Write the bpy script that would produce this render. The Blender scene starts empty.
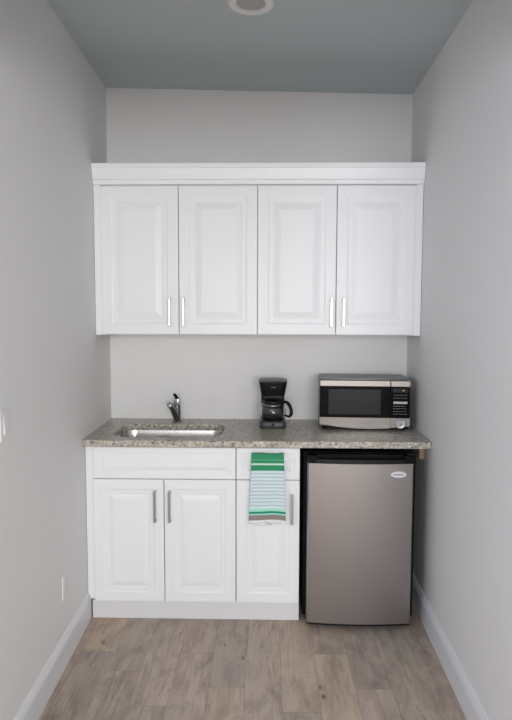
import bpy, bmesh, math, random
from mathutils import Vector, Matrix
random.seed(7)
C = bpy.context.scene.collection
PI = math.pi

# ------------------------------------------------------------------ materials
def mat(name, col, rough=0.5, metal=0.0, spec=0.5, bump=0.0, bscale=200.0, coat=0.0, trans=0.0, ior=1.45, aniso=0.0, vary=0.0, vscale=8.0):
    m = bpy.data.materials.new(name); m.use_nodes = True
    nt = m.node_tree; b = nt.nodes['Principled BSDF']
    b.inputs['Base Color'].default_value = (*col, 1)
    b.inputs['Roughness'].default_value = rough
    b.inputs['Metallic'].default_value = metal
    b.inputs['Specular IOR Level'].default_value = spec
    b.inputs['IOR'].default_value = ior
    b.inputs['Coat Weight'].default_value = coat
    b.inputs['Transmission Weight'].default_value = trans
    b.inputs['Anisotropic'].default_value = aniso
    tc = nt.nodes.new('ShaderNodeTexCoord')
    if vary > 0:
        n = nt.nodes.new('ShaderNodeTexNoise'); n.inputs['Scale'].default_value = vscale; n.inputs['Detail'].default_value = 4
        nt.links.new(tc.outputs['Object'], n.inputs['Vector'])
        mx = nt.nodes.new('ShaderNodeMix'); mx.data_type = 'RGBA'
        mx.inputs['A'].default_value = (*[c*(1-vary) for c in col], 1)
        mx.inputs['B'].default_value = (*[min(1, c*(1+vary)) for c in col], 1)
        nt.links.new(n.outputs['Fac'], mx.inputs['Factor']); nt.links.new(mx.outputs['Result'], b.inputs['Base Color'])
    if bump > 0:
        n = nt.nodes.new('ShaderNodeTexNoise'); n.inputs['Scale'].default_value = bscale; n.inputs['Detail'].default_value = 3
        nt.links.new(tc.outputs['Object'], n.inputs['Vector'])
        bp = nt.nodes.new('ShaderNodeBump'); bp.inputs['Strength'].default_value = bump; bp.inputs['Distance'].default_value = 0.001
        nt.links.new(n.outputs['Fac'], bp.inputs['Height']); nt.links.new(bp.outputs['Normal'], b.inputs['Normal'])
    return m

def brushed(name, col, rough, axis_scale, strength=0.15):
    m = mat(name, col, rough, metal=1.0, aniso=0.5)
    nt = m.node_tree; b = nt.nodes['Principled BSDF']
    tc = nt.nodes.new('ShaderNodeTexCoord'); mp = nt.nodes.new('ShaderNodeMapping'); mp.inputs['Scale'].default_value = axis_scale
    n = nt.nodes.new('ShaderNodeTexNoise'); n.inputs['Scale'].default_value = 1.0; n.inputs['Detail'].default_value = 4
    nt.links.new(tc.outputs['Object'], mp.inputs['Vector']); nt.links.new(mp.outputs['Vector'], n.inputs['Vector'])
    mr = nt.nodes.new('ShaderNodeMapRange'); mr.inputs['To Min'].default_value = rough-0.06; mr.inputs['To Max'].default_value = rough+0.08
    nt.links.new(n.outputs['Fac'], mr.inputs['Value']); nt.links.new(mr.outputs['Result'], b.inputs['Roughness'])
    bp = nt.nodes.new('ShaderNodeBump'); bp.inputs['Strength'].default_value = strength; bp.inputs['Distance'].default_value = 0.0004
    nt.links.new(n.outputs['Fac'], bp.inputs['Height']); nt.links.new(bp.outputs['Normal'], b.inputs['Normal'])
    return m

WALL = mat('wall_paint', (0.735, 0.73, 0.72), 0.6, bump=0.12, bscale=260)
CEIL = mat('ceiling_paint', (0.50, 0.55, 0.565), 0.7, bump=0.1, bscale=200)
TRIM = mat('trim_paint', (0.70, 0.70, 0.71), 0.4)
CAB = mat('cabinet_white', (0.83, 0.845, 0.855), 0.38)
CABIN = mat('cabinet_inside', (0.55, 0.54, 0.53), 0.6)
NICKEL = brushed('brushed_nickel', (0.46, 0.44, 0.41), 0.30, (300, 300, 8), 0.1)
STEEL = brushed('stainless_door', (0.375, 0.350, 0.338), 0.36, (3, 3, 420), 0.12)
STEELB = brushed('stainless_bright', (0.36, 0.33, 0.305), 0.44, (4, 4, 500), 0.1)
SINKM = brushed('stainless_sink', (0.70, 0.67, 0.65), 0.17, (6, 60, 60), 0.04)
CHROME = mat('dark_chrome', (0.22, 0.22, 0.22), 0.24, metal=1.0)
CHROMEB = mat('bright_chrome', (0.85, 0.85, 0.85), 0.2, metal=1.0)
BLACKP = mat('black_plastic', (0.006, 0.006, 0.007), 0.35, spec=0.3, bump=0.05, bscale=400)
BLACKM = mat('black_matt', (0.004, 0.004, 0.0045), 0.6, spec=0.15, bump=0.1, bscale=500)
BLACKG = mat('black_gloss', (0.004, 0.004, 0.005), 0.12, spec=0.14)
WINDOWG = mat('oven_window', (0.022, 0.024, 0.026), 0.16, spec=0.32)
GREYP = mat('grey_plastic', (0.040, 0.040, 0.042), 0.35, spec=0.35)
MWCASE = mat('microwave_case', (0.13, 0.13, 0.13), 0.35)
WHITEP = mat('white_plastic', (0.80, 0.80, 0.79), 0.35)
PLATE = mat('wall_plate_plastic', (0.71, 0.70, 0.69), 0.5)
LABELG = mat('print_grey', (0.20, 0.20, 0.20), 0.5)
LABELW = mat('print_light', (0.50, 0.50, 0.48), 0.5)
LENS = mat('lamp_lens', (0.42, 0.41, 0.39), 0.5)
WOOD = mat('raw_wood', (0.42, 0.29, 0.20), 0.7, vary=0.2, vscale=40)
COFFEE = mat('carafe_glass', (0.92, 0.94, 0.95), 0.03, trans=1.0, ior=1.47)
LED = mat('yellow_indicator', (0.65, 0.50, 0.08), 0.4)
BADGEM = mat('badge_silver', (0.68, 0.67, 0.68), 0.4, metal=0.15)
DIALM = mat('dial_silver', (0.52, 0.53, 0.54), 0.35, metal=0.3)

def granite():
    m = bpy.data.materials.new('granite'); m.use_nodes = True
    nt = m.node_tree; L = nt.links; b = nt.nodes['Principled BSDF']; N = nt.nodes.new
    tc = N('ShaderNodeTexCoord')
    v = N('ShaderNodeTexVoronoi'); v.inputs['Scale'].default_value = 100; v.inputs['Randomness'].default_value = 1
    n0 = N('ShaderNodeTexNoise'); n0.inputs['Scale'].default_value = 25; n0.inputs['Detail'].default_value = 6
    n1 = N('ShaderNodeTexNoise'); n1.inputs['Scale'].default_value = 70; n1.inputs['Detail'].default_value = 8; n1.inputs['Roughness'].default_value = 0.7
    mv = N('ShaderNodeMix'); mv.data_type = 'VECTOR'; mv.inputs['Factor'].default_value = 0.03
    L.new(tc.outputs['Object'], mv.inputs['A']); L.new(n0.outputs['Color'], mv.inputs['B'])
    L.new(tc.outputs['Object'], n0.inputs['Vector']); L.new(tc.outputs['Object'], n1.inputs['Vector']); L.new(mv.outputs['Result'], v.inputs['Vector'])
    sp = N('ShaderNodeSeparateColor'); L.new(v.outputs['Color'], sp.inputs['Color'])
    r = N('ShaderNodeValToRGB'); r.color_ramp.interpolation = 'LINEAR'
    el = r.color_ramp.elements
    el[0].position = 0.0; el[0].color = (0.05, 0.04, 0.032, 1)
    el[1].position = 1.0; el[1].color = (0.68, 0.64, 0.56, 1)
    for p, c in ((0.10, (0.11, 0.095, 0.08, 1)), (0.22, (0.34, 0.275, 0.20, 1)), (0.45, (0.46, 0.43, 0.365, 1)), (0.65, (0.33, 0.325, 0.30, 1)), (0.85, (0.66, 0.60, 0.50, 1))):
        e = el.new(p); e.color = c
    L.new(sp.outputs['Red'], r.inputs['Fac'])
    r2 = N('ShaderNodeValToRGB'); r2.color_ramp.elements[0].position = 0.35; r2.color_ramp.elements[0].color = (0.20, 0.18, 0.15, 1)
    r2.color_ramp.elements[1].position = 0.62; r2.color_ramp.elements[1].color = (0.52, 0.50, 0.44, 1)
    L.new(n1.outputs['Fac'], r2.inputs['Fac'])
    mx = N('ShaderNodeMix'); mx.data_type = 'RGBA'; mx.inputs['Factor'].default_value = 0.36
    L.new(r.outputs['Color'], mx.inputs['A']); L.new(r2.outputs['Color'], mx.inputs['B'])
    L.new(mx.outputs['Result'], b.inputs['Base Color'])
    b.inputs['Roughness'].default_value = 0.30
    return m
GRANITE = granite()

def wood_floor():
    m = bpy.data.materials.new('grey_oak_planks'); m.use_nodes = True
    nt = m.node_tree; L = nt.links; b = nt.nodes['Principled BSDF']; N = nt.nodes.new
    at = N('ShaderNodeAttribute'); at.attribute_name = 'tint'
    off = N('ShaderNodeAttribute'); off.attribute_name = 'shift'
    tc = N('ShaderNodeTexCoord')
    ad = N('ShaderNodeVectorMath'); ad.operation = 'ADD'
    sc = N('ShaderNodeVectorMath'); sc.operation = 'SCALE'; sc.inputs['Scale'].default_value = 37.0
    L.new(off.outputs['Vector'], sc.inputs[0]); L.new(tc.outputs['Object'], ad.inputs[0]); L.new(sc.outputs['Vector'], ad.inputs[1])
    def noise(scale_vec, detail, dist=0.0, rough=0.55):
        mp = N('ShaderNodeMapping'); mp.inputs['Scale'].default_value = scale_vec
        n = N('ShaderNodeTexNoise'); n.inputs['Scale'].default_value = 1; n.inputs['Detail'].default_value = detail
        n.inputs['Distortion'].default_value = dist; n.inputs['Roughness'].default_value = rough
        L.new(ad.outputs['Vector'], mp.inputs['Vector']); L.new(mp.outputs['Vector'], n.inputs['Vector']); return n
    big = noise((9, 2.2, 1), 5, 0.6)
    fine = noise((150, 5, 1), 5, 0.4)
    mid = noise((38, 2.6, 1), 4, 1.2)
    def ramp(src, p0, c0, p1, c1):
        r = N('ShaderNodeValToRGB'); e = r.color_ramp.elements
        e[0].position = p0; e[0].color = (c0, c0, c0, 1); e[1].position = p1; e[1].color = (c1, c1, c1, 1)
        L.new(src, r.inputs['Fac']); return r.outputs['Color']
    def mul(a, bb, f=1.0):
        x = N('ShaderNodeMix'); x.data_type = 'RGBA'; x.blend_type = 'MULTIPLY'; x.inputs['Factor'].default_value = f
        L.new(a, x.inputs['A']); L.new(bb, x.inputs['B']); return x.outputs['Result']
    # slow drift between grey and tan within a plank
    dr = N('ShaderNodeMix'); dr.data_type = 'RGBA'; dr.blend_type = 'MIX'
    fr = N('ShaderNodeMapRange'); fr.inputs['From Min'].default_value = 0.35; fr.inputs['From Max'].default_value = 0.75; fr.inputs['To Max'].default_value = 0.55
    L.new(big.outputs['Fac'], fr.inputs['Value']); L.new(fr.outputs['Result'], dr.inputs['Factor'])
    L.new(at.outputs['Color'], dr.inputs['A']); dr.inputs['B'].default_value = (0.32, 0.268, 0.232, 1)
    c = mul(dr.outputs['Result'], ramp(fine.outputs['Fac'], 0.3, 0.96, 0.7, 1.12))
    c = mul(c, ramp(mid.outputs['Fac'], 0.30, 0.80, 0.50, 1.0))
    # blotches and long cracks in the grain
    blot = noise((6.5, 3.0, 1), 6, 1.5, 0.65)
    c = mul(c, ramp(blot.outputs['Fac'], 0.32, 0.70, 0.58, 1.08))
    crk = noise((16, 1.7, 1), 5, 2.2, 0.6)
    cr = N('ShaderNodeValToRGB'); ee = cr.color_ramp.elements
    ee[0].position = .488; ee[0].color = (1, 1, 1, 1); ee[1].position = .512; ee[1].color = (1, 1, 1, 1); x_ = ee.new(.5); x_.color = (.50, .45, .42, 1)
    L.new(crk.outputs['Fac'], cr.inputs['Fac'])
    gate = noise((3.2, 1.3, 1), 2, 0.0); gr = N('ShaderNodeMapRange'); gr.inputs['From Min'].default_value = .50; gr.inputs['From Max'].default_value = .58
    L.new(gate.outputs['Fac'], gr.inputs['Value'])
    xm = N('ShaderNodeMix'); xm.data_type = 'RGBA'; xm.blend_type = 'MULTIPLY'; L.new(gr.outputs['Result'], xm.inputs['Factor']); L.new(c, xm.inputs['A']); L.new(cr.outputs['Color'], xm.inputs['B']); c = xm.outputs['Result']
    # knots
    mpk = N('ShaderNodeMapping'); mpk.inputs['Scale'].default_value = (8.0, 4.5, 1)
    vk = N('ShaderNodeTexVoronoi'); vk.inputs['Scale'].default_value = 1.0
    L.new(ad.outputs['Vector'], mpk.inputs['Vector']); L.new(mpk.outputs['Vector'], vk.inputs['Vector'])
    c = mul(c, ramp(vk.outputs['Distance'], 0.03, 0.30, 0.10, 1.0), 0.95)
    # gap colour
    gp = N('ShaderNodeAttribute'); gp.attribute_name = 'gap'
    g = N('ShaderNodeMix'); g.data_type = 'RGBA'; L.new(gp.outputs['Fac'], g.inputs['Factor']); L.new(c, g.inputs['A']); g.inputs['B'].default_value = (0.16, 0.14, 0.125, 1)
    L.new(g.outputs['Result'], b.inputs['Base Color'])
    b.inputs['Roughness'].default_value = 0.48
    bp = N('ShaderNodeBump'); bp.inputs['Strength'].default_value = 0.15; bp.inputs['Distance'].default_value = 0.001
    L.new(fine.outputs['Fac'], bp.inputs['Height']); L.new(bp.outputs['Normal'], b.inputs['Normal'])
    return m
FLOORM = wood_floor()

# ------------------------------------------------------------------ helpers
class Root:
    pass
def thing(name, label, cat, loc, group=None):
    o = bpy.data.objects.new(name, None); C.objects.link(o); o.empty_display_size = 0.05
    o.location = loc; o['label'] = label; o['category'] = cat
    if group: o['group'] = group
    o['_o'] = 0; del o['_o']
    return o
def origin(o):
    v = Vector((0, 0, 0))
    while o is not None:
        v += o.location; o = o.parent
    return v
def obj(name, bm, m, parent=None, smooth=False, loc=None, label=None, auto=None):
    """bm is in world coordinates; the mesh is stored relative to its parent (or to loc)."""
    me = bpy.data.meshes.new(name)
    base = origin(parent) if parent else Vector(loc if loc else (0, 0, 0))
    bmesh.ops.translate(bm, verts=bm.verts, vec=-base)
    bmesh.ops.recalc_face_normals(bm, faces=bm.faces)
    bm.to_mesh(me); bm.free()
    o = bpy.data.objects.new(name, me); C.objects.link(o)
    if parent: o.parent = parent
    else: o.location = base
    for mm in (m if isinstance(m, (list, tuple)) else [m]): me.materials.append(mm)
    if smooth:
        for p in me.polygons: p.use_smooth = True
        if auto is not None:
            bmt = bmesh.new(); bmt.from_mesh(me)
            for e in bmt.edges:
                if len(e.link_faces) == 2 and e.calc_face_angle(0) > auto: e.smooth = False
            bmt.to_mesh(me); bmt.free()
    if label: o['label'] = label
    return o
def tag(o, label, cat, group=None):
    o['label'] = label; o['category'] = cat
    if group: o['group'] = group
    return o
def struct(name, bm, m):
    o = obj(name, bm, m); o['kind'] = 'structure'; return o
def NB(): return bmesh.new()
def hexa(bm, pts):
    vs = [bm.verts.new(p) for p in pts]
    for f in ((0, 1, 2, 3), (4, 5, 6, 7), (0, 1, 5, 4), (1, 2, 6, 5), (2, 3, 7, 6), (3, 0, 4, 7)):
        bm.faces.new([vs[i] for i in f])
    return vs
def box(bm, lo, hi, bev=0.0, seg=2):
    x0, y0, z0 = lo; x1, y1, z1 = hi
    vs = hexa(bm, [(x0, y0, z0), (x1, y0, z0), (x1, y1, z0), (x0, y1, z0), (x0, y0, z1), (x1, y0, z1), (x1, y1, z1), (x0, y1, z1)])
    if bev > 0:
        es = set()
        for v in vs: es.update(v.link_edges)
        bmesh.ops.bevel(bm, geom=list(es), offset=bev, segments=seg, profile=0.5, affect='EDGES')
    return bm
def B(lo, hi, bev=0.0, seg=2): return box(NB(), lo, hi, bev, seg)
def lathe(bm, prof, c, n=48, axis='Z', sx=1.0, sy=1.0, closed=False):
    rings = []
    for r, h in prof:
        ring = []
        if r < 1e-6:
            p = (0, 0, h); ring = [p]
        else:
            ring = [(r*math.cos(2*PI*i/n)*sx, r*math.sin(2*PI*i/n)*sy, h) for i in range(n)]
        out = []
        for (x, y, z) in ring:
            if axis == 'Z': q = (c[0]+x, c[1]+y, c[2]+z)
            elif axis == 'Y': q = (c[0]+x, c[1]+z, c[2]+y)
            else: q = (c[0]+z, c[1]+x, c[2]+y)
            out.append(bm.verts.new(q))
        rings.append(out)
    prs = list(zip(rings, rings[1:]))
    if closed: prs.append((rings[-1], rings[0]))
    for a, b in prs:
        if len(a) == 1 and len(b) == 1: continue
        for i in range(n):
            j = (i+1) % n
            if len(a) == 1: bm.faces.new((a[0], b[i], b[j]))
            elif len(b) == 1: bm.faces.new((a[i], a[j], b[0]))
            else: bm.faces.new((a[i], a[j], b[j], b[i]))
    return bm
def tube(bm, pts, radii, n=20, flat=1.0, cap=True):
    """smooth tube through pts (Catmull-Rom), radius per point; flat squashes the second axis"""
    P = [Vector(p) for p in pts]; R = list(radii) if hasattr(radii, '__len__') else [radii]*len(P)
    SP, SR = [], []
    for i in range(len(P)-1):
        p0 = P[max(i-1, 0)]; p1 = P[i]; p2 = P[i+1]; p3 = P[min(i+2, len(P)-1)]
        for k in range(6):
            t = k/6
            SP.append(0.5*((2*p1)+(p2-p0)*t+(2*p0-5*p1+4*p2-p3)*t*t+(3*p1-p0-3*p2+p3)*t**3)); SR.append(R[i]*(1-t)+R[i+1]*t)
    SP.append(P[-1]); SR.append(R[-1])
    rings = []; up = None
    for i, p in enumerate(SP):
        d = (SP[min(i+1, len(SP)-1)]-SP[max(i-1, 0)]).normalized()
        if up is None:
            up = Vector((1, 0, 0)) if abs(d.x) < 0.8 else Vector((0, 1, 0))
        s = (up-d*up.dot(d)).normalized(); up = s; t = d.cross(s)
        rings.append([bm.verts.new(p+(s*math.cos(2*PI*j/n)+t*math.sin(2*PI*j/n)*flat)*SR[i]) for j in range(n)])
    for a, b in zip(rings, rings[1:]):
        for j in range(n): bm.faces.new((a[j], a[(j+1) % n], b[(j+1) % n], b[j]))
    if cap: bm.faces.new(rings[0]); bm.faces.new(rings[-1][::-1])
    return bm
def prism(bm, poly, y0, y1, plane='XZ'):
    """extrude a polygon; plane XZ -> along Y, YZ -> along X, XY -> along Z"""
    def P(a, b, c):
        return {'XZ': (a, c, b), 'YZ': (c, a, b), 'XY': (a, b, c)}[plane]
    A = [bm.verts.new(P(a, b, y0)) for a, b in poly]; D = [bm.verts.new(P(a, b, y1)) for a, b in poly]
    bm.faces.new(A); bm.faces.new(D[::-1])
    n = len(poly)
    for i in range(n): bm.faces.new((A[i], A[(i+1) % n], D[(i+1) % n], D[i]))
    return bm

# ------------------------------------------------------------------ camera
cam = bpy.data.cameras.new('camera'); co = bpy.data.objects.new('camera', cam); C.objects.link(co)
F, CX, CY, CZ, YAW, PIT, ROL = 581.0261, 0.9141, -3.3544, 1.5184, -0.0199, -0.0767, 0.0026
fwd = Vector((math.sin(YAW)*math.cos(PIT), math.cos(YAW)*math.cos(PIT), math.sin(PIT)))
r0 = Vector((math.cos(YAW), -math.sin(YAW), 0)); u0 = r0.cross(fwd)
r1 = math.cos(ROL)*r0+math.sin(ROL)*u0; u1 = -math.sin(ROL)*r0+math.cos(ROL)*u0
M = Matrix((( r1.x, u1.x, -fwd.x, CX), (r1.y, u1.y, -fwd.y, CY), (r1.z, u1.z, -fwd.z, CZ), (0, 0, 0, 1)))
co.matrix_world = M
cam.sensor_fit = 'VERTICAL'; cam.sensor_height = 36.0; cam.lens = F*36.0/720.0; cam.clip_start = 0.05
bpy.context.scene.camera = co

# ------------------------------------------------------------------ room
W, HL, HR, AL, AR, SL = 1.7159, 2.7906, 2.7469, -0.0310, -0.0215, -0.0263
def XL(y): return AL*y
def XR(y): return W-AR*y
def ZC(x, y): return HL+(HR-HL)*x/W-SL*y
YA = -1.95           # mouth of the niche
YB = -6.4; XB0, XB1 = -1.6, 3.3
bm = NB(); hexa(bm, [(XL(0), 0.0, -.02), (W, 0.0, -.02), (W+.3, .15, -.02), (-.3, .15, -.02), (XL(0), 0, 3), (W, 0, 3), (W+.3, .15, 3), (-.3, .15, 3)])
struct('wall_back', bm, WALL)
bm = NB(); hexa(bm, [(XL(YA), YA, -.02), (0, 0, -.02), (-.3, .15, -.02), (XL(YA)-.3, YA, -.02), (XL(YA), YA, 3), (0, 0, 3), (-.3, .15, 3), (XL(YA)-.3, YA, 3)])
struct('wall_left', bm, WALL)
bm = NB(); hexa(bm, [(XR(YA), YA, -.02), (W, 0, -.02), (W+.3, .15, -.02), (XR(YA)+.3, YA, -.02), (XR(YA), YA, 3), (W, 0, 3), (W+.3, .15, 3), (XR(YA)+.3, YA, 3)])
struct('wall_right', bm, WALL)
struct('wall_header', B((XL(YA)-.3, YA+.0005, 2.32), (XR(YA)+.3, YA+.12, 3)), WALL)  # unseen header, added to hold light off the upper wall and ceiling
# room behind the camera
struct('wall_front_left', B((XB0, YA, -.02), (XL(YA)-.3, YA+.12, 3)), WALL)
struct('wall_front_right', B((XR(YA)+.3, YA, -.02), (XB1, YA+.12, 3)), WALL)
SY0, SY1, SZ0, SZ1 = -5.3, -3.3, .6, 2.3
for nm, xa, xb in (('wall_far_left', XB0-.12, XB0), ('wall_far_right', XB1, XB1+.12)):
    bm = NB()
    box(bm, (xa, YB, -.02), (xb, SY0, 3)); box(bm, (xa, SY1, -.02), (xb, YA+.12, 3)); box(bm, (xa, SY0, -.02), (xb, SY1, SZ0)); box(bm, (xa, SY0, SZ1), (xb, SY1, 3))
    struct(nm, bm, WALL)
for i, x in ((2, XB0-.08), (3, XB1+.04)):
    bm = NB()
    for y0, y1, z0, z1 in ((SY0, SY0+.06, SZ0, SZ1), (SY1-.06, SY1, SZ0, SZ1), (SY0+.06, SY1-.06, SZ0, SZ0+.06), (SY0+.06, SY1-.06, SZ1-.06, SZ1), ((SY0+SY1)/2-.03, (SY0+SY1)/2+.03, SZ0+.06, SZ1-.06)):
        box(bm, (x, y0, z0), (x+.04, y1, z1))
    struct('window_%d' % i, bm, TRIM)  # unseen side windows, added to brighten the side walls of the niche
WX0, WX1, WZ0, WZ1 = 0.1, 2.6, 0.85, 2.35
bm = NB()
box(bm, (XB0-.12, YB-.15, -.02), (WX0, YB, 3)); box(bm, (WX1, YB-.15, -.02), (XB1+.12, YB, 3))
box(bm, (WX0, YB-.15, -.02), (WX1, YB, WZ0)); box(bm, (WX0, YB-.15, WZ1), (WX1, YB, 3))
struct('wall_rear', bm, WALL)
bm = NB()
for a, b in (((WX0, WZ0), (WX0+.06, WZ1)), ((WX1-.06, WZ0), (WX1, WZ1)), ((WX0+.06, WZ0), (WX1-.06, WZ0+.06)), ((WX0+.06, WZ1-.06), (WX1-.06, WZ1)), (((WX0+WX1)/2-.03, WZ0+.06), ((WX0+WX1)/2+.03, WZ1-.06))):
    box(bm, (a[0], YB-.12, a[1]), (b[0], YB-.06, b[1]))
struct('window_1', bm, TRIM)
# ceiling (slightly out of level, as in the photo)
bm = NB(); x0, x1, y0, y1 = XB0-.1, XB1+.1, YB-.1, .14
hexa(bm, [(x0, y0, ZC(x0, y0*.4)), (x1, y0, ZC(x1, y0*.4)), (x1, YA, ZC(x1, YA)), (x0, YA, ZC(x0, YA)), (x0, y0, 3.1), (x1, y0, 3.1), (x1, YA, 3.1), (x0, YA, 3.1)])
hexa(bm, [(x0, YA, ZC(x0, YA)), (x1, YA, ZC(x1, YA)), (x1, y1, ZC(x1, y1)), (x0, y1, ZC(x0, y1)), (x0, YA, 3.1), (x1, YA, 3.1), (x1, y1, 3.1), (x0, y1, 3.1)])
struct('ceiling', bm, CEIL)

# floor: individual boards in one mesh, end joints where the photo shows them
def build_floor():
    bm = bmesh.new()
    lt = bm.loops.layers.float_color.new('tint'); lo_ = bm.loops.layers.float_color.new('shift'); lg = bm.loops.layers.float_color.new('gap')
    tan = (0.48, 0.375, 0.285); ltan = (0.48, 0.395, 0.32); grey = (0.375, 0.325, 0.288); pink = (0.44, 0.365, 0.32)
    mid = (0.42, 0.345, 0.295); dk = (0.355, 0.302, 0.265); green = (0.385, 0.340, 0.298)
    known = {0: (-.851, tan, dk), 1: (-.990, grey, mid), 2: (-1.21, pink, grey), 3: (-.850, mid, pink), 4: (-1.0866, grey, ltan),
             5: (-1.75, pink, mid), 6: (-1.233, ltan, grey), 7: (-.845, mid, ltan), 8: (-1.085, grey, pink), 9: (-1.6, green, mid), 10: (-.922, grey, pink), -1: (-1.5, mid, grey)}
    pal = [tan, ltan, grey, pink, mid, dk, green]
    k = -12
    def quad(xa, xb, ya, yb, z, tint, sh, gap):
        vs = [bm.verts.new(p) for p in ((xa, ya, z), (xb, ya, z), (xb, yb, z), (xa, yb, z))]
        f = bm.faces.new(vs)
        for l in f.loops:
            l[lt] = (tint[0]*1.06, tint[1], tint[2]*.94, 1); l[lo_] = (*sh, 1); l[lg] = (gap, gap, gap, 1)
    while .0766+.15*k < XB1:
        xa = max(XB0-.05, .0766+.15*k); xb = min(XB1+.05, xa+.15 if .0766+.15*k > XB0-.05 else .0766+.15*(k+1))
        if xb > xa+.01:
            if k in known:
                s, far, near = known[k]; L1 = 1.2
                cuts = [.1, s, s-L1]; cols = [far, near]
                while cuts[-1] > YB: cuts.append(cuts[-1]-L1); 
            else:
                cuts = [.1, -random.uniform(.2, 1.2)]; cols = []
                while cuts[-1] > YB: cuts.append(cuts[-1]-1.2)
            for i in range(len(cuts)-1):
                c = cols[i] if i < len(cols) else random.choice(pal)
                sh = (random.random(), random.random(), random.random())
                quad(xa+.0006, xb-.0006, max(cuts[i+1], YB-.1)+.0007, cuts[i]-.0007, 0.0, c, sh, 0)
        k += 1
    quad(XB0-.05, XB1+.05, YB-.1, .1, -.0006, mid, (0, 0, 0), 1)
    # body of the slab
    a = [(XB0-.05, YB-.1), (XB1+.05, YB-.1), (XB1+.05, .1), (XB0-.05, .1)]
    t = [bm.verts.new((x, y, -.0006)) for x, y in a]; d = [bm.verts.new((x, y, -.06)) for x, y in a]
    bm.faces.new(d)
    for i in range(4): bm.faces.new((t[i], t[(i+1) % 4], d[(i+1) % 4], d[i]))
    me = bpy.data.meshes.new('floor'); bm.to_mesh(me); bm.free()
    o = bpy.data.objects.new('floor', me); C.objects.link(o); me.materials.append(FLOORM); o['kind'] = 'structure'
build_floor()

# baseboards with a stepped, eased top
def baseboard(name, xw, side, ya, yb):
    prof = [(0, 0), (.018, 0), (.018, .098), (.0172, .104), (.0150, .110), (.0115, .117), (.0080, .124), (.0045, .1290), (0, .1300)]
    bm = NB()
    A = [bm.verts.new((xw(ya)+side*p, ya, z)) for p, z in prof]; D = [bm.verts.new((xw(yb)+side*p, yb, z)) for p, z in prof]
    bm.faces.new(A); bm.faces.new(D)
    for i in range(len(prof)): j = (i+1) % len(prof); bm.faces.new((A[i], A[j], D[j], D[i]))
    struct(name, bm, TRIM)
baseboard('baseboard_left', XL, 1, -.552, YA)
baseboard('baseboard_right', XR, -1, -.001, YA)

# ------------------------------------------------------------------ cabinet pieces
def panel_front(x0, x1, z0, z1, yf, th=.019, k=1.0):
    """raised-panel door / drawer front facing -Y, all one moulded surface"""
    bm = NB()
    prof = [(0, .003), (.0012, .001), (.004, 0), (.047*k, 0), (.050*k, .0018), (.054*k, .0030), (.072*k, .0034), (.0745*k, .0070), (.078*k, .0070), (.090*k, .0035), (.102*k, .0012), (.106*k, .0008)]
    rings = []
    for ins, d in [(0, th)]+prof:
        rings.append([bm.verts.new(p) for p in ((x0+ins, yf+d, z0+ins), (x1-ins, yf+d, z0+ins), (x1-ins, yf+d, z1-ins), (x0+ins, yf+d, z1-ins))])
    for a, b in zip(rings, rings[1:]):
        for i in range(4): bm.faces.new((a[i], a[(i+1) % 4], b[(i+1) % 4], b[i]))
    bm.faces.new(rings[-1]); bm.faces.new(rings[0][::-1])
    return bm
def pull(parent, x, z0, z1, yf, name='handle', horiz=False, cz=0):
    bm = NB(); w = .0065; d = .030; t = .007
    if not horiz:
        box(bm, (x-w, yf-d, z0), (x+w, yf-d+t, z1), .0015)
        for a in (z0, z1-.010): box(bm, (x-w, yf-d+.004, a+.0005), (x+w, yf+.0008, a+.0095), .001)
    else:
        box(bm, (z0, yf-d, x-w), (z1, yf-d+t, x+w), .0015)
        for a in (z0, z1-.010): box(bm, (a+.0005, yf-d+.004, x-w), (a+.0095, yf+.0008, x+w), .001)
    return obj(name, bm, NICKEL, parent, label='brushed nickel bar handle')

# wall cabinets --------------------------------------------------
YU = -.3176; ZU0, ZU1 = 1.4145, 2.195
def wall_cabinet(xa, xb, doors, hx, label, strip=None):
    t = thing('wall_cabinet', label, 'cabinet', ((xa+xb)/2, -.15, ZU0), 'white wall cabinets')
    y1 = -.002; yb = YU+.0195
    bm = NB()
    box(bm, (xa, yb, ZU0), (xa+.018, y1, ZU1)); box(bm, (xb-.018, yb, ZU0), (xb, y1, ZU1))
    box(bm, (xa+.018, yb, ZU0+.002), (xb-.018, y1, ZU0+.020)); box(bm, (xa+.018, yb, ZU1-.018), (xb-.018, y1, ZU1))
    box(bm, (xa+.018, y1-.010, ZU0+.020), (xb-.018, y1, ZU1-.018))
    obj('body', bm, CAB, t)
    sh = NB(); box(sh, (xa+.0185, yb+.03, 1.80), (xb-.0185, y1-.011, 1.818)); obj('shelf', sh, CAB, t)
    if strip: obj('filler_strip', B((strip[0], YU+.004, ZU0), (strip[1], YU+.022, ZU1), .001), CAB, t)
    for (a, b), h in zip(doors, hx):
        d = obj('door', panel_front(a, b, ZU0+.004, 2.181, YU, k=1.14), CAB, t)
        pull(d, h, 1.460, 1.608, YU)
wall_cabinet(.0452, .8595, [(.0452, .4489), (.4519, .8590)], (.404, .4765), 'white two-door wall cabinet on the left, above the sink', (.0112, .0448))
wall_cabinet(.8615, 1.6705, [(.8612, 1.2665), (1.2695, 1.6705)], (1.2436, 1.306), 'white two-door wall cabinet on the right, above the microwave', (1.671, 1.7072))

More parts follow.
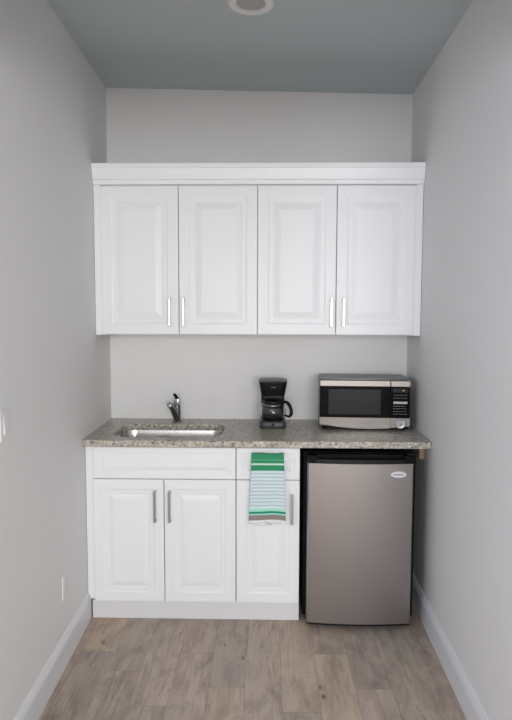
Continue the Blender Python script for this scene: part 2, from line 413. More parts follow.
# crown moulding: profile swept across the front
bm = NB()
prof = [(-.286, 2.1965), (-.3185, 2.1965), (-.3185, 2.1865), (-.3255, 2.1865), (-.3265, 2.1885), (-.3265, 2.2060), (-.3290, 2.2085), (-.3365, 2.2100), (-.3375, 2.2130), (-.3385, 2.2240), (-.3410, 2.2420), (-.3440, 2.2540), (-.3450, 2.2600), (-.3450, 2.2630), (-.3500, 2.2650), (-.3520, 2.2690), (-.3520, 2.2850), (-.3500, 2.2885), (-.286, 2.2885)]
A = [bm.verts.new((XL(y)+.002, y, z)) for y, z in prof]; D = [bm.verts.new((XR(y)-.002, y, z)) for y, z in prof]
bm.faces.new(A); bm.faces.new(D)
for i in range(len(prof)): j = (i+1) % len(prof); bm.faces.new((A[i], A[j], D[j], D[i]))
tag(obj('crown_moulding', bm, CAB, loc=(W/2, -.33, 2.19)), 'long white crown moulding running along the top of the wall cabinets', 'moulding')

# base cabinets --------------------------------------------------
YD = -.5689; ZB0, ZB1 = .094, .8815
def carcass(xa, xb, t):
    yb = YD+.0195; y1 = -.002; bm = NB()
    box(bm, (xa, yb, ZB0), (xa+.018, y1, ZB1)); box(bm, (xb-.018, yb, ZB0), (xb, y1, ZB1))
    box(bm, (xa+.018, yb, ZB0), (xb-.018, y1, ZB0+.018)); box(bm, (xa+.018, y1-.01, ZB0+.018), (xb-.018, y1, ZB1))
    box(bm, (xa+.018, yb, ZB1-.03), (xb-.018, yb+.018, ZB1)); box(bm, (xa+.018, yb, .700), (xb-.018, yb+.018, .725))
    obj('body', bm, CAB, t)
t = thing('sink_base_cabinet', 'wide white base cabinet with two doors, under the sink', 'cabinet', (.41, -.3, 0.0))
carcass(.0605, .7605, t)
obj('filler_strip', B((.0190, YD+.016, ZB0+.004), (.0590, YD+.034, ZB1), .001), CAB, t)
obj('false_drawer_front', panel_front(.0605, .7605, .7175, .8745, YD, k=.55), CAB, t)
for a, b, h in ((.0580, .4060, .366), (.4095, .7605, .4375)):
    d = obj('door', panel_front(a, b, .0940, .7140, YD), CAB, t); pull(d, h, .5065, .662, YD)
t2 = thing('drawer_base_cabinet', 'narrow white base cabinet with one drawer and one door, left of the refrigerator', 'cabinet', (.918, -.3, 0.0))
carcass(.7640, 1.0740, t2)
dr = obj('drawer', panel_front(.7640, 1.0740, .7175, .8745, YD, k=.55), CAB, t2)
pull(dr, .8350, .857, .978, YD, horiz=True)
d = obj('door', panel_front(.7640, 1.0740, .0940, .7140, YD), CAB, t2); pull(d, 1.0365, .5020, .6480, YD)
tag(obj('toe_kick_board', B((.0405, -.5545, 0.0), (1.0745, -.5385, .0932), .0008), TRIM, loc=(.55, -.5465, 0)), 'white board closing the gap between the floor and the base cabinets', 'board')  # greyer trim paint puts the shade below the doors into the board's colour

# ------------------------------------------------------------------ countertop with sink cut-out
def hole_poly(ins=0.0, n=72):
    # rounded outline of the bowl, tighter corners at the back, fitted to the photo
    x0, x1, y0, y1 = .124+ins, .685-ins, -.530+ins, -.178-ins
    pts = []; m = n//4
    for (sx, sy, a0, r) in ((1, 1, 0, .070), (-1, 1, PI/2, .070), (-1, -1, PI, .115), (1, -1, 1.5*PI, .115)):
        r = max(r-ins, .02); px = x1-r if sx > 0 else x0+r; py = y1-r if sy > 0 else y0+r
        for i in range(m):
            t = a0+PI/2*i/(m-1); pts.append((px+r*math.cos(t), py+r*math.sin(t)))
    return pts
def counter():
    bm = NB(); zt, zb = .915, .8820; e = .004; yf = -.5989
    def ring_outer(ins, z, pts_hole, m):
        # outer rectangle sampled to match the hole angles
        cx, cy = .409, -.348
        x0f, x1f = XL(yf)+.0015, XR(yf)-.0015
        out = []
        for (hx, hy) in pts_hole:
            dx, dy = hx-cx, hy-cy; best = 1e9
            for (nx, ny, dd) in m:
                den = dx*nx+dy*ny
                if den > 1e-9: best = min(best, (dd-cx*nx-cy*ny)/den)
            out.append((cx+dx*best, cy+dy*best))
        return out
    H = hole_poly(0, 72)
    lo = hole_poly(0, 72)
    # build top / bottom with triangle_fill (outer loop + hole loop)
    def sheet(z, ins_f, ins_h):
        x0b, x1b = .0012, W-.0012
        oy = yf+ins_f
        o = [(XL(oy)+.0012, oy), (XR(oy)-.0012, oy), (x1b, -.001), (x0b, -.001)]
        ov = [bm.verts.new((x, y, z)) for x, y in o]; hv = [bm.verts.new((x, y, z)) for x, y in hole_poly(-ins_h)]
        return ov, hv
    def fill(ov, hv):
        es = [bm.edges.get((l[i], l[(i+1) % len(l)])) for l in (ov, hv) for i in range(len(l))]
        bmesh.ops.triangle_fill(bm, use_beauty=True, edges=es)
    levels = [(zt, e, .003), (zt-.0015, .0012, .0008), (zt-e, 0, 0), (zb+.003, 0, 0), (zb, .003, 0)]
    L = [sheet(*l) for l in levels]
    for (oa, ha), (ob, hb) in zip(L, L[1:]):
        for i in range(4): bm.faces.new((oa[i], oa[(i+1) % 4], ob[(i+1) % 4], ob[i]))
        n = len(ha)
        for i in range(n): bm.faces.new((ha[i], ha[(i+1) % n], hb[(i+1) % n], hb[i]))
    fill(*L[0]); fill(*L[-1])
    return bm
tag(obj('countertop', counter(), GRANITE, loc=(W/2, -.3, .8820)), 'speckled grey and beige granite countertop spanning wall to wall', 'countertop')
tag(obj('wooden_cleat', B((1.6825, -.45, .797), (XR(-.45)-.0005, -.02, .8815), .002), WOOD, loc=(1.693, -.2, .797)), 'raw wooden cleat on the right wall holding up the countertop', 'cleat')

# sink: undermount bowl
def sink_bowl():
    bm = NB(); zt = .8817
    lv = [(-.014, zt), (-.001, zt), (.001, zt-.006), (.004, zt-.13), (.010, zt-.152), (.022, zt-.166), (.042, zt-.172)]
    outer = [(-.014, zt-.002), (-.0035, zt-.003), (.002, zt-.13), (.008, zt-.155), (.021, zt-.1685), (.042, zt-.1745)]
    def ring(i, z): return [bm.verts.new((x, y, z)) for x, y in hole_poly(i)]
    R = [ring(*l) for l in lv]; Ro = [ring(*l) for l in outer]
    def br(a, b):
        n = len(a)
        for i in range(n): bm.faces.new((a[i], a[(i+1) % n], b[(i+1) % n], b[i]))
    for a, b in zip(R, R[1:]): br(a, b)
    for a, b in zip(Ro, Ro[1:]): br(a, b)
    br(R[0], Ro[0])
    bm.faces.new(R[-1]); bm.faces.new(Ro[-1])
    return bm
s = thing('sink', 'stainless steel undermount sink sunk in the granite countertop', 'sink', (.409, -.348, .70))
obj('basin', sink_bowl(), SINKM, s, smooth=True, auto=.8)
bm = NB(); lathe(bm, [(0, .001), (.030, .001), (.034, .003), (.040, .0035), (.043, .001), (.043, 0), (0, 0)], (.409, -.30, .7014), 32)
obj('drain', bm, CHROMEB, s, smooth=True, auto=.7)

# faucet ---------------------------------------------------------
f = thing('faucet', 'dark chrome single-lever faucet standing behind the sink', 'faucet', (.403, -.10, .915))
bm = NB(); lathe(bm, [(0, 0), (.0265, 0), (.0265, .004), (.023, .008), (.0200, .012), (.0190, .045), (.0185, .085), (.0180, .112), (.0165, .120), (.011, .126), (0, .127)], (.403, -.10, .9151), 40)
obj('faucet_body', bm, CHROME, f, smooth=True, auto=.7)
bm = tube(NB(), [(.4010, -.106, .932), (.3950, -.130, .965), (.3890, -.160, .996), (.3835, -.192, 1.018)], [.017, .0175, .0170, .0160], 24)
sp_ = obj('spout', bm, CHROME, f, smooth=True, auto=.8)
bm = tube(NB(), [(.3837, -.1905, 1.0170), (.3818, -.203, 1.0235), (.3800, -.214, 1.0280)], [.0158, .0165, .0150], 24)
sh_ = obj('spray_head', bm, CHROME, sp_, smooth=True, auto=.8)
bm = tube(NB(), [(.3802, -.2128, 1.0275), (.3797, -.2150, 1.0286), (.3790, -.2175, 1.0298)], [.0115, .0120, .0100], 24)
obj('spray_face', bm, CHROMEB, sh_, smooth=True, auto=.8, label='bright end of the spray head')
bm = NB(); lathe(bm, [(0, 0), (.0125, 0), (.0135, .003), (.0135, .030), (.012, .036), (0, .037)], (.4085, -.112, 1.012), 28)
obj('valve_cap', bm, CHROMEB, f, smooth=True, auto=.7)
bm = tube(NB(), [(.4080, -.110, 1.036), (.4025, -.106, 1.048), (.3960, -.101, 1.060), (.3885, -.096, 1.068), (.3815, -.094, 1.069)], [.0125, .0110, .0090, .0085, .0070], 20, flat=.6)
obj('lever', bm, BLACKP, f, smooth=True, auto=.8, label='dark curved lever')

# ------------------------------------------------------------------ coffee maker and carafe
cx, cyc = .9445, -.185
def rrect(x0, x1, y0, y1, r, n=6):
    pts = []
    for (px, py, a0) in ((x1-r, y1-r, 0), (x0+r, y1-r, PI/2), (x0+r, y0+r, PI), (x1-r, y0+r, 1.5*PI)):
        for i in range(n+1):
            a = a0+PI/2*i/n; pts.append((px+r*math.cos(a), py+r*math.sin(a)))
    return pts
def loft(bm, levels, n=6):
    R = []
    for (x0, x1, y0, y1, r, z) in levels: R.append([bm.verts.new((x, y, z)) for x, y in rrect(x0, x1, y0, y1, r, n)])
    for a, b in zip(R, R[1:]):
        m = len(a)
        for i in range(m): bm.faces.new((a[i], a[(i+1) % m], b[(i+1) % m], b[i]))
    bm.faces.new(R[0][::-1]); bm.faces.new(R[-1])
    return bm
c = thing('coffee_maker', 'small black drip coffee maker on the countertop left of the microwave', 'coffee maker', (cx, cyc, .915))
bm = loft(NB(), [(.873, 1.013, -.268, -.085, .022, .9155), (.872, 1.014, -.270, -.084, .024, .921), (.872, 1.014, -.270, -.084, .024, .945), (.875, 1.011, -.266, -.086, .022, .953), (.882, 1.004, -.258, -.090, .018, .9555)])
base = obj('base', bm, GREYP, c, smooth=True, auto=.7, label='dark grey base')
bm = NB(); lathe(bm, [(0, -.003), (.0070, -.003), (.0080, -.001), (.0080, .002), (0, .002)], (.9445, -.2705, .937), 24, 'Y'); obj('power_switch', bm, BLACKG, base, smooth=True, auto=.6)
bm = NB(); lathe(bm, [(0, 0), (.052, 0), (.055, .0015), (.055, .004), (.050, .0045), (0, .004)], (.944, -.200, .9552), 40); obj('warming_plate', bm, BLACKM, base, smooth=True, auto=.6)
bm = loft(NB(), [(.880, 1.009, -.130, -.086, .014, .9545), (.880, 1.009, -.130, -.086, .014, 1.110)])
obj('column', bm, BLACKP, c, smooth=True, auto=.7)
bm = loft(NB(), [(.884, 1.006, -.242, -.086, .020, 1.096), (.880, 1.009, -.246, -.086, .024, 1.104), (.876, 1.013, -.250, -.085, .026, 1.130), (.870, 1.019, -.254, -.084, .026, 1.165), (.869, 1.020, -.255, -.084, .026, 1.1715)])
bk = obj('brew_basket', bm, BLACKP, c, smooth=True, auto=.7)
# recessed curved front shield with a small maker's mark
bm = loft(NB(), [(.905, .990, -.2535, -.245, .004, 1.108), (.898, .996, -.2565, -.249, .0035, 1.132), (.894, .999, -.2580, -.251, .0035, 1.160), (.896, .997, -.2570, -.2515, .0025, 1.1645)])
obj('front_shield', bm, BLACKM, bk, smooth=True, auto=.7)
bm = NB()
for i, w in enumerate((.004, .003, .004, .003, .004)): box(bm, (.9345+i*.005, -.2592, 1.1440), (.9345+i*.005+w, -.2566, 1.1485))
obj('maker_mark', bm, LABELG, bk)
bm = loft(NB(), [(.868, 1.021, -.256, -.083, .027, 1.1718), (.867, 1.022, -.257, -.083, .028, 1.1745), (.869, 1.020, -.255, -.084, .027, 1.1785), (.880, 1.009, -.244, -.092, .020, 1.1810)])
obj('lid', bm, GREYP, c, smooth=True, auto=.7, label='dark grey lid')

k = thing('coffee_carafe', 'round glass coffee carafe with black handle, on the coffee maker plate', 'carafe', (.944, -.200, .9600))
bm = NB()
po = [(0, .0), (.045, .0), (.056, .004), (.066, .018), (.0695, .034), (.068, .050), (.060, .066), (.050, .077), (.046, .082)]
pi_ = [(.0440, .082), (.048, .0765), (.058, .065), (.066, .0495), (.0675, .034), (.064, .019), (.055, .006), (.044, .0022), (0, .0022)]
lathe(bm, po+pi_, (.944, -.200, .9602), 48); gl = obj('glass_bowl', bm, COFFEE, k, smooth=True)
bm = NB(); lathe(bm, [(.0535, .0775), (.0600, .0690), (.0613, .0690), (.0550, .0795), (.0495, .0850), (.0485, .0835)], (.944, -.200, .9602), 48, closed=True); obj('metal_band', bm, CHROME, k, smooth=True)
bm = NB(); lathe(bm, [(0, .0835), (.049, .0835), (.052, .086), (.052, .092), (.047, .098), (.020, .102), (0, .102)], (.944, -.200, .9602), 48); obj('lid', bm, BLACKP, k, smooth=True, auto=.7)
bm = tube(NB(), [(.994, -.215, 1.047), (1.010, -.232, 1.052), (1.024, -.246, 1.043), (1.034, -.255, 1.020), (1.036, -.256, .996), (1.028, -.249, .982), (1.018, -.238, .980), (1.0035, -.226, .984)], [.0080, .0095, .0105, .0105, .0100, .0085, .007, .006], 16, flat=.8)
obj('handle', bm, BLACKP, k, smooth=True, auto=.8)

for q in (c, k): q.location.y -= .022; q.scale = (1, 1, .955)
k.location.z = .915+.045*.955+.0003; k.location.y -= .006; k.scale = (1.06, 1.06, 1.05)
# ------------------------------------------------------------------ microwave
mw = thing('microwave', 'stainless and black microwave oven on the countertop near the right wall', 'microwave', (1.425, -.16, .915))
X0, X1, XS = 1.190, 1.660, 1.5580; YF = -.312
bm = loft(NB(), [(X0+.003, X1-.003, YF+.034, -.045, .004, .9290), (X0, X1, YF+.034, -.045, .004, .934), (X0, X1, YF+.034, -.045, .004, 1.183), (X0+.004, X1-.004, YF+.034, -.048, .004, 1.188)], 3)
obj('case', bm, MWCASE, mw, smooth=True, auto=.6, label='dark grey steel case')
bm = NB(); box(bm, (X0+.012, YF+.020, .9235), (X1-.004, -.06, .9340)); obj('bottom_plate', bm, BLACKM, mw)
for x in (X0+.03, X1-.03):
    for y in (YF+.045, -.075):
        bm = NB(); lathe(bm, [(0, 0), (.011, 0), (.012, .002), (.012, .009), (0, .009)], (x, y, .9152), 20); obj('foot', bm, BLACKM, mw, smooth=True, auto=.7)
dy = YF+.006
door = obj('door', B((X0+.0005, dy, .980), (XS-.001, YF+.0335, 1.1500), .002), BLACKG, mw, label='glossy black door')
obj('top_trim', B((X0+.0005, YF, 1.1480), (XS-.001, YF+.0325, 1.1805), .003), STEELB, door, label='stainless strip across the top')
def curved(xa, xb, z_top, zfun, y0, y1, n=24):
    bm = NB(); T = []; Bt = []
    for i in range(n+1):
        x = xa+(xb-xa)*i/n; z = zfun(x)
        T.append((bm.verts.new((x, y0, z_top)), bm.verts.new((x, y1, z_top)))); Bt.append((bm.verts.new((x, y0+.002, z)), bm.verts.new((x, y1, z))))
    for i in range(n):
        bm.faces.new((T[i][0], T[i+1][0], Bt[i+1][0], Bt[i][0])); bm.faces.new((T[i][1], T[i+1][1], Bt[i+1][1], Bt[i][1]))
        bm.faces.new((T[i][0], T[i+1][0], T[i+1][1], T[i][1])); bm.faces.new((Bt[i][0], Bt[i+1][0], Bt[i+1][1], Bt[i][1]))
    for i in (0, n): bm.faces.new((T[i][0], T[i][1], Bt[i][1], Bt[i][0]))
    return bm
zf = lambda x: .925+.0230*((x-1.44)/.25)**2
obj('bottom_trim', curved(X0+.0005, XS-.001, .9835, zf, YF, YF+.0325), STEELB, door, label='curved stainless strip across the bottom')
obj('window', B((1.236, dy-.0012, 1.000), (1.508, dy+.004, 1.1320), .0008), WINDOWG, door, label='dark grey see-through window')
bm = NB(); box(bm, (1.298, dy-.0016, .985), (1.300, dy-.0002, 1.145))
bm2 = NB()
for i, w in enumerate((.006, .004, .007, .005, .006, .004, .006, .005)): box(bm2, (1.4025+i*.0068, YF-.0006, .9548), (1.4025+i*.0068+w*.8, YF+.0015, .9580))
bm.free(); obj('maker_mark', bm2, LABELG, door)
cp = obj('control_panel', B((XS+.001, dy, .980), (X1-.0005, YF+.0335, 1.1500), .002), BLACKG, mw, label='glossy black control panel')
obj('top_trim', B((XS+.001, YF, 1.1480), (X1-.0005, YF+.0325, 1.1805), .003), STEELB, cp, label='stainless strip across the top')
obj('bottom_trim', curved(XS+.001, X1-.0005, .9835, lambda x: .9315+.010*(x-XS)/.1, YF, YF+.0325), STEELB, cp, label='stainless strip across the bottom')
bm = NB(); lathe(bm, [(0, -.022), (.008, -.022), (.010, -.0190), (.013, -.0190), (.020, -.0205), (.0235, -.0185), (.0255, -.006), (.0275, -.004), (.0275, 0.001), (0, .001)], (1.609, YF, .9560), 40, 'Y')
dial = obj('dial', bm, DIALM, cp, smooth=True, auto=.6, label='round silver dial')
bm = NB(); lathe(bm, [(0, -.0240), (.0065, -.0240), (.0075, -.0220), (0, -.0215)], (1.609, YF, .9560), 24, 'Y'); obj('push_button', bm, NICKEL, dial, smooth=True)
obj('display', B((1.570, dy-.0012, 1.118), (1.648, dy+.002, 1.1400), .0006), WINDOWG, cp)
bm = NB(); lathe(bm, [(0, -.002), (.0045, -.002), (.0052, 0), (0, 0)], (1.624, dy-.0013, 1.1290), 18, 'Y'); obj('indicator_light', bm, LED, cp, smooth=True)
obj('button_strip', B((1.5735, dy-.0015, 1.0590), (1.6450, dy+.002, 1.0705), .0006), LABELW, cp, label='light grey strip of buttons')
for r, z in enumerate((1.103, 1.088, 1.045, 1.032, 1.017, 1.003)):
    random.seed(r+3); x = 1.574; bm = NB()
    while x < 1.640:
        w = random.uniform(.004, .011); box(bm, (x, dy-.0006, z), (min(x+w, 1.645), dy+.001, z+.0028)); x += w+.004
    obj('printed_label', bm, LABELG, cp)
th = -math.radians(3.3); v = Vector((X0-1.425, YF+.16)); mw.rotation_euler = (0, 0, th)
mw.location.x += v.x-(v.x*math.cos(th)-v.y*math.sin(th)); mw.location.y += v.y-(v.x*math.sin(th)+v.y*math.cos(th))
random.seed(11)

# ------------------------------------------------------------------ refrigerator
fr = thing('compact_refrigerator', 'stainless door compact refrigerator with black body under the countertop', 'refrigerator', (1.36, -.32, 0))
obj('body', B((1.092, -.555, .028), (1.638, -.035, .8560), .006), BLACKM, fr, label='black cabinet body')
FX0, FX1 = 1.1085, 1.6100
def yfront(x): u = (x-(FX0+FX1)/2)/((FX1-FX0)/2); return -.632-.017*(1-u*u)
def fridge_slab(z0, z1, ins=.0, back=-.562, n=32, e=.004, x0=FX0, x1=FX1, dy=0.0):
    """door slab whose face bows gently outwards"""
    poly = []
    poly.append((x0, back))
    for i in range(n+1):
        x = x0+(x1-x0)*i/n; y = yfront(x)+dy
        if i == 0: poly += [(x0, y+.010), (x0+.0015, y+.004)]; poly.append((x0+.005, yfront(x0+.005)+dy)); continue
        if i == n: poly += [(x1-.005, yfront(x1-.005)+dy), (x1-.0015, y+.004), (x1, y+.010)]; continue
        poly.append((x, y))
    poly.append((x1, back))
    return prism(NB(), poly, z0, z1, 'XY')
door = obj('door', fridge_slab(.0330, .8180), STEEL, fr, smooth=True, auto=.4, label='bowed stainless steel door')
obj('bottom_cap', fridge_slab(.0230, .0328, dy=.003), BLACKP, door, smooth=True, auto=.4, label='black strip under the door')
# top cap with a recessed pull
bm = NB()
for a in ((FX0, 1.150), (1.566, FX1)):
    pl = [(a[0], -.562)]+[(a[0]+(a[1]-a[0])*i/8, yfront(a[0]+(a[1]-a[0])*i/8)+.004) for i in range(9)]+[(a[1], -.562)]
    prism(bm, pl, .8182, .8530, 'XY')
pl = [(1.1500, -.562)]+[(1.1500+.416*i/16, -.590) for i in range(17)]+[(1.566, -.562)]
prism(bm, [(1.150, -.562), (1.150, -.592), (1.566, -.592), (1.566, -.562)], .8182, .8525, 'XY')
obj('top_cap', bm, BLACKM, door, label='black top cap')
pl = [(1.151, -.618)]+[(1.151+.414*i/20, yfront(1.151+.414*i/20)+.003) for i in range(21)]+[(1.565, -.618)]
obj('grip', prism(NB(), pl, .8182, .8380, 'XY'), BLACKP, door, label='dark grey curved grip')
bm = NB()
ybx = yfront(1.541)
lathe(bm, [(0, -.0005), (.030, -.0005), (.0345, -.0030), (.0370, -.0020), (.0375, .004), (0, .004)], (1.536, ybx-.0035, .7690), 48, 'Y', 1.0, .42)
bd = obj('badge', bm, BADGEM, door, smooth=True, auto=.5, label='oval silver badge')
bm = NB()
for i in range(9): box(bm, (1.5135+i*.0052, ybx-.0070, .7665), (1.5135+i*.0052+(.0036 if i % 2 else .0042), ybx-.003, .7708+(.0012 if i == 0 else 0)))
obj('badge_lettering', bm, LABELG, bd)
for x in (1.125, 1.605):
    for y in (-.53, -.07):
        bm = NB(); lathe(bm, [(0, 0), (.016, 0), (.018, .003), (.014, .008), (.014, .0285), (0, .0285)], (x, y, .0002), 20); obj('foot', bm, BLACKM, fr, smooth=True, auto=.7)
bm = NB(); box(bm, (1.585, -.612, .8540), (1.630, -.520, .8620), .002); obj('hinge_cover', bm, BLACKP, fr)

# ------------------------------------------------------------------ towel
def towel_material():
    m = bpy.data.materials.new('striped_towel'); m.use_nodes = True
    nt = m.node_tree; L = nt.links; N = nt.nodes.new; b = nt.nodes['Principled BSDF']
    uv = N('ShaderNodeUVMap'); uv.uv_map = 'UVMap'; sp = N('ShaderNodeSeparateXYZ'); L.new(uv.outputs['UV'], sp.inputs['Vector'])
    r = N('ShaderNodeValToRGB'); r.color_ramp.interpolation = 'CONSTANT'; e = r.color_ramp.elements
    G = (0.030, 0.27, 0.125, 1); Lg = (0.16, 0.50, 0.28, 1); P = (0.62, 0.80, 0.68, 1); Bl = (0.62, 0.76, 0.77, 1); Mi = (0.36, 0.74, 0.60, 1); DG = (0.02, 0.25, 0.15, 1); Br = (0.27, 0.235, 0.22, 1); Wh = (0.82, 0.82, 0.84, 1)
    st = [(0, G), (.055, Lg), (.066, G), (.112, P), (.138, G), (.226, Bl), (.790, Mi), (.832, DG), (.862, Mi), (.880, Br), (.958, Wh)]
    e[0].position = 0; e[0].color = G; e[1].position = .958; e[1].color = Wh
    for p, c_ in st[1:-1]: x = e.new(p); x.color = c_
    L.new(sp.outputs['Y'], r.inputs['Fac'])
    # thin lavender lines on the pale blue field
    w = N('ShaderNodeMath'); w.operation = 'MULTIPLY'; w.inputs[1].default_value = 1/.0525; L.new(sp.outputs['Y'], w.inputs[0])
    fr_ = N('ShaderNodeMath'); fr_.operation = 'FRACT'; L.new(w.outputs[0], fr_.inputs[0])
    lt = N('ShaderNodeMath'); lt.operation = 'LESS_THAN'; lt.inputs[1].default_value = .30; L.new(fr_.outputs[0], lt.inputs[0])
    g1 = N('ShaderNodeMath'); g1.operation = 'GREATER_THAN'; g1.inputs[1].default_value = .24; L.new(sp.outputs['Y'], g1.inputs[0])
    g2 = N('ShaderNodeMath'); g2.operation = 'LESS_THAN'; g2.inputs[1].default_value = .785; L.new(sp.outputs['Y'], g2.inputs[0])
    m1 = N('ShaderNodeMath'); m1.operation = 'MULTIPLY'; L.new(lt.outputs[0], m1.inputs[0]); L.new(g1.outputs[0], m1.inputs[1])
    m2 = N('ShaderNodeMath'); m2.operation = 'MULTIPLY'; L.new(m1.outputs[0], m2.inputs[0]); L.new(g2.outputs[0], m2.inputs[1])
    mx = N('ShaderNodeMix'); mx.data_type = 'RGBA'; L.new(m2.outputs[0], mx.inputs['Factor']); L.new(r.outputs['Color'], mx.inputs['A']); mx.inputs['B'].default_value = (0.46, 0.50, 0.53, 1)
    L.new(mx.outputs['Result'], b.inputs['Base Color']); b.inputs['Roughness'].default_value = .95; b.inputs['Sheen Weight'].default_value = .3
    tc = N('ShaderNodeTexCoord'); n = N('ShaderNodeTexNoise'); n.inputs['Scale'].default_value = 700; L.new(tc.outputs['Object'], n.inputs['Vector'])
    bp = N('ShaderNodeBump'); bp.inputs['Strength'].default_value = .5; bp.inputs['Distance'].default_value = .001; L.new(n.outputs['Fac'], bp.inputs['Height']); L.new(bp.outputs['Normal'], b.inputs['Normal'])
    return m
TOWEL = towel_material()
def towel():
    bm = NB(); uvl = bm.loops.layers.uv.new('UVMap'); nx = 28
    # path in (y, z): hem of the front, up, over the pull, down the back
    zt = .8480
    path = []
    nf = 56
    for i in range(nf+1): path.append(('f', i/nf))
    for i in range(1, 8): path.append(('t', i/8))
    nb = 40
    for i in range(nb+1): path.append(('b', i/nb))
    grid = []
    for kind, s_ in path:
        row = []
        for j in range(nx+1):
            u = j/nx
            if kind == 'f':     # s=0 hem -> 1 top
                v = 1-s_
                xl = .8395-.014*v**.9; xr = .9940+.0125*v**.8
                x = xl+(xr-xl)*u
                hem = .5060+.010*math.sin(PI*(.12+.66*u))+.001*u
                z = hem+(zt-hem)*s_ + .004*math.sin(u*PI)*v*(1-v)
                y = -.6080+.004*math.sin(u*9+v*2)*v+.006*math.sin(PI*v)*math.cos(u*5)*.4-.004*math.sin(PI*min(1, v*6))+.007*v
                vv = v
            elif kind == 't':
                a = PI*s_; x = .8395+(.9940-.8395)*u; yc, rr = -.5955, .0125
                y = yc-rr*math.cos(a); z = zt+.0065*math.sin(a)+.0015*math.sin(u*7); vv = 0.0
            else:
                v = s_; x = (.8405-.012*v)+(.1530+.020*v)*u; hem = .5030-.006*math.sin(u*4)+.004*u
                z = zt+(hem-zt)*v; y = -.5830-.010*min(1, v*2.2)+.0015*math.sin(u*8+v)*v; vv = 1.0 if v > .9 else min(.94, v)
            row.append((Vector((x, y, z)), (u, vv)))
        grid.append(row)
    V = [[bm.verts.new(p[0]) for p in r] for r in grid]
    for i in range(len(V)-1):
        for j in range(nx):
            f_ = bm.faces.new((V[i][j], V[i][j+1], V[i+1][j+1], V[i+1][j]))
            for l, (a, b) in zip(f_.loops, ((i, j), (i, j+1), (i+1, j+1), (i+1, j))): l[uvl].uv = grid[a][b][1]
    return bm
bm = towel()
tw = obj('dish_towel', bm, TOWEL, loc=(.917, -.60, .51), smooth=True)
tag(tw, 'green, pale blue and brown striped dish towel hanging on the narrow drawer', 'towel')
so = tw.modifiers.new('thickness', 'SOLIDIFY'); so.thickness = .0035; so.offset = 0
bm = NB()
for (a, b_, z) in ((.9050, .9200, .5105), (.9210, .9320, .5080), (.9300, .9380, .5040)):
    box(bm, (a, -.5985, z), (b_, -.5965, z+.0022), .0006)
obj('care_tag', bm, LABELG, tw, label='small grey printed care tag')

# ------------------------------------------------------------------ switch, outlet, ceiling light
def wall_plate(name, yc, zc, label, cat, w=.074, h=.110):
    xw = XL(yc); t = thing(name, label, cat, (xw, yc, zc))
    pts = rrect(-w/2, w/2, -h/2, h/2, .006, 4)
    bm = NB(); R = []
    for off, sc in ((0.0, 1.0), (.003, 1.0), (.0055, .94)):
        R.append([bm.verts.new((XL(yc+y*sc)+off, yc+y*sc, zc+z*sc)) for y, z in pts])
    for a, b_ in zip(R, R[1:]):
        for i in range(len(a)): bm.faces.new((a[i], a[(i+1) % len(a)], b_[(i+1) % len(a)], b_[i]))
    bm.faces.new(R[0]); bm.faces.new(R[-1])
    obj('plate', bm, PLATE, t)
    return t, xw
t, xw = wall_plate('light_switch', -1.478, 1.158, 'white rocker light switch on the left wall', 'light switch')
bm = NB(); hexa(bm, [(xw+.0045, -1.4945, 1.125), (xw+.0045, -1.4615, 1.125), (xw+.0045, -1.4615, 1.191), (xw+.0045, -1.4945, 1.191), (xw+.0105, -1.4935, 1.126), (xw+.0105, -1.4625, 1.126), (xw+.0070, -1.4625, 1.190), (xw+.0070, -1.4935, 1.190)])
obj('rocker', bm, PLATE, t)
t, xw = wall_plate('power_outlet', -.905, .335, 'white power outlet low on the left wall above the baseboard', 'outlet')
for z in (.315, .355):
    bm = NB(); lathe(bm, [(0, .0), (.0165, .0), (.0165, .0025), (.0150, .0035), (0, .0035)], (xw+.0045, -.905, z), 28, 'X', 1, .85); rc = obj('receptacle', bm, PLATE, t, smooth=True, auto=.6)
    bm = NB()
    for y in (-.911, -.899): box(bm, (xw+.0075, y-.001, z-.002), (xw+.0084, y+.001, z+.006))
    obj('slots', bm, BLACKM, rc)

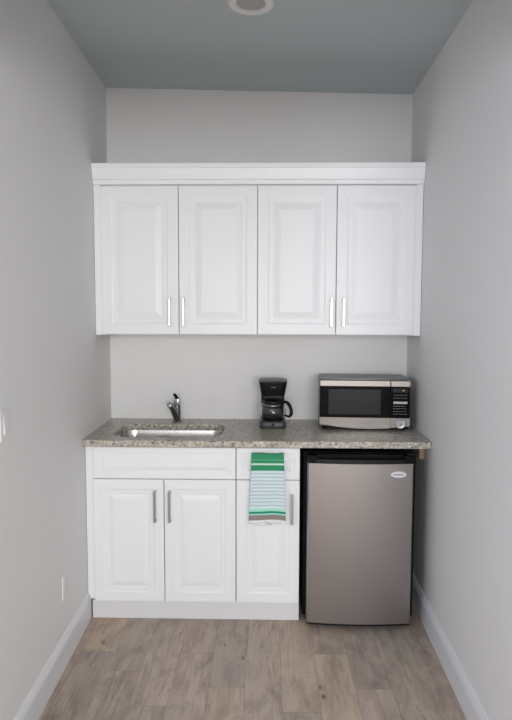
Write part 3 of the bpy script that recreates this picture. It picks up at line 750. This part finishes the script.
LX, LY = .843, -.972; LZ = ZC(LX, LY)
t = thing('recessed_ceiling_light', 'round white recessed downlight in the grey-blue ceiling, switched off', 'ceiling light', (LX, LY, LZ))
def tilt(bm):
    for v in bm.verts: v.co.z += ZC(v.co.x, v.co.y)-LZ
    return bm
bm = NB(); lathe(bm, [(.0565, -.0005), (.0905, -.0005), (.0915, -.003), (.0890, -.0065), (.0800, -.0095), (.0680, -.0105), (.0620, -.0085), (.0575, -.0035)], (LX, LY, LZ), 64, closed=True)
obj('trim_ring', tilt(bm), WHITEP, t, smooth=True, auto=.8)
bm = NB(); lathe(bm, [(0, -.0008), (.0565, -.0008), (.0565, -.0030), (.040, -.0040), (0, -.0045)], (LX, LY, LZ), 48)
obj('lens', tilt(bm), LENS, t, smooth=True, auto=.8, label='unlit grey lens')

# ------------------------------------------------------------------ light
def area(name, loc, rot, sx, sy, power, col):
    l = bpy.data.lights.new(name, 'AREA'); l.shape = 'RECTANGLE'; l.size = sx; l.size_y = sy; l.energy = power; l.color = col
    o = bpy.data.objects.new(name, l); C.objects.link(o); o.location = loc; o.rotation_euler = rot; return o
area('window_daylight', ((WX0+WX1)/2, YB-.02, (WZ0+WZ1)/2), (PI/2, 0, 0), WX1-WX0-.1, WZ1-WZ0-.1, 225, (1.0, 0.985, 0.99))
area('window_daylight', (XB0+.02, (SY0+SY1)/2, (SZ0+SZ1)/2), (PI/2, 0, -PI/2), 1.9, 1.6, 85, (0.76, 0.82, 1.0))  # bluish fill at the added left window, brightens the right wall
area('window_daylight', (XB1-.02, (SY0+SY1)/2, (SZ0+SZ1)/2), (PI/2, 0, PI/2), 1.9, 1.6, 16, (1.0, 0.985, 0.96))  # weak fill at the added right window, lifts the left wall
w = bpy.data.worlds.new('world'); bpy.context.scene.world = w; w.use_nodes = True
w.node_tree.nodes['Background'].inputs['Color'].default_value = (0.75, 0.85, 1.0, 1); w.node_tree.nodes['Background'].inputs['Strength'].default_value = 1.0

sc = bpy.context.scene
sc.view_settings.view_transform = 'Standard'; sc.view_settings.look = 'None'; sc.view_settings.gamma = 1.0
sc.view_settings.exposure = -0.64; sc.view_settings.use_curve_mapping = False
sc.cycles.max_bounces = 10; sc.cycles.diffuse_bounces = 6; sc.cycles.use_denoising = True
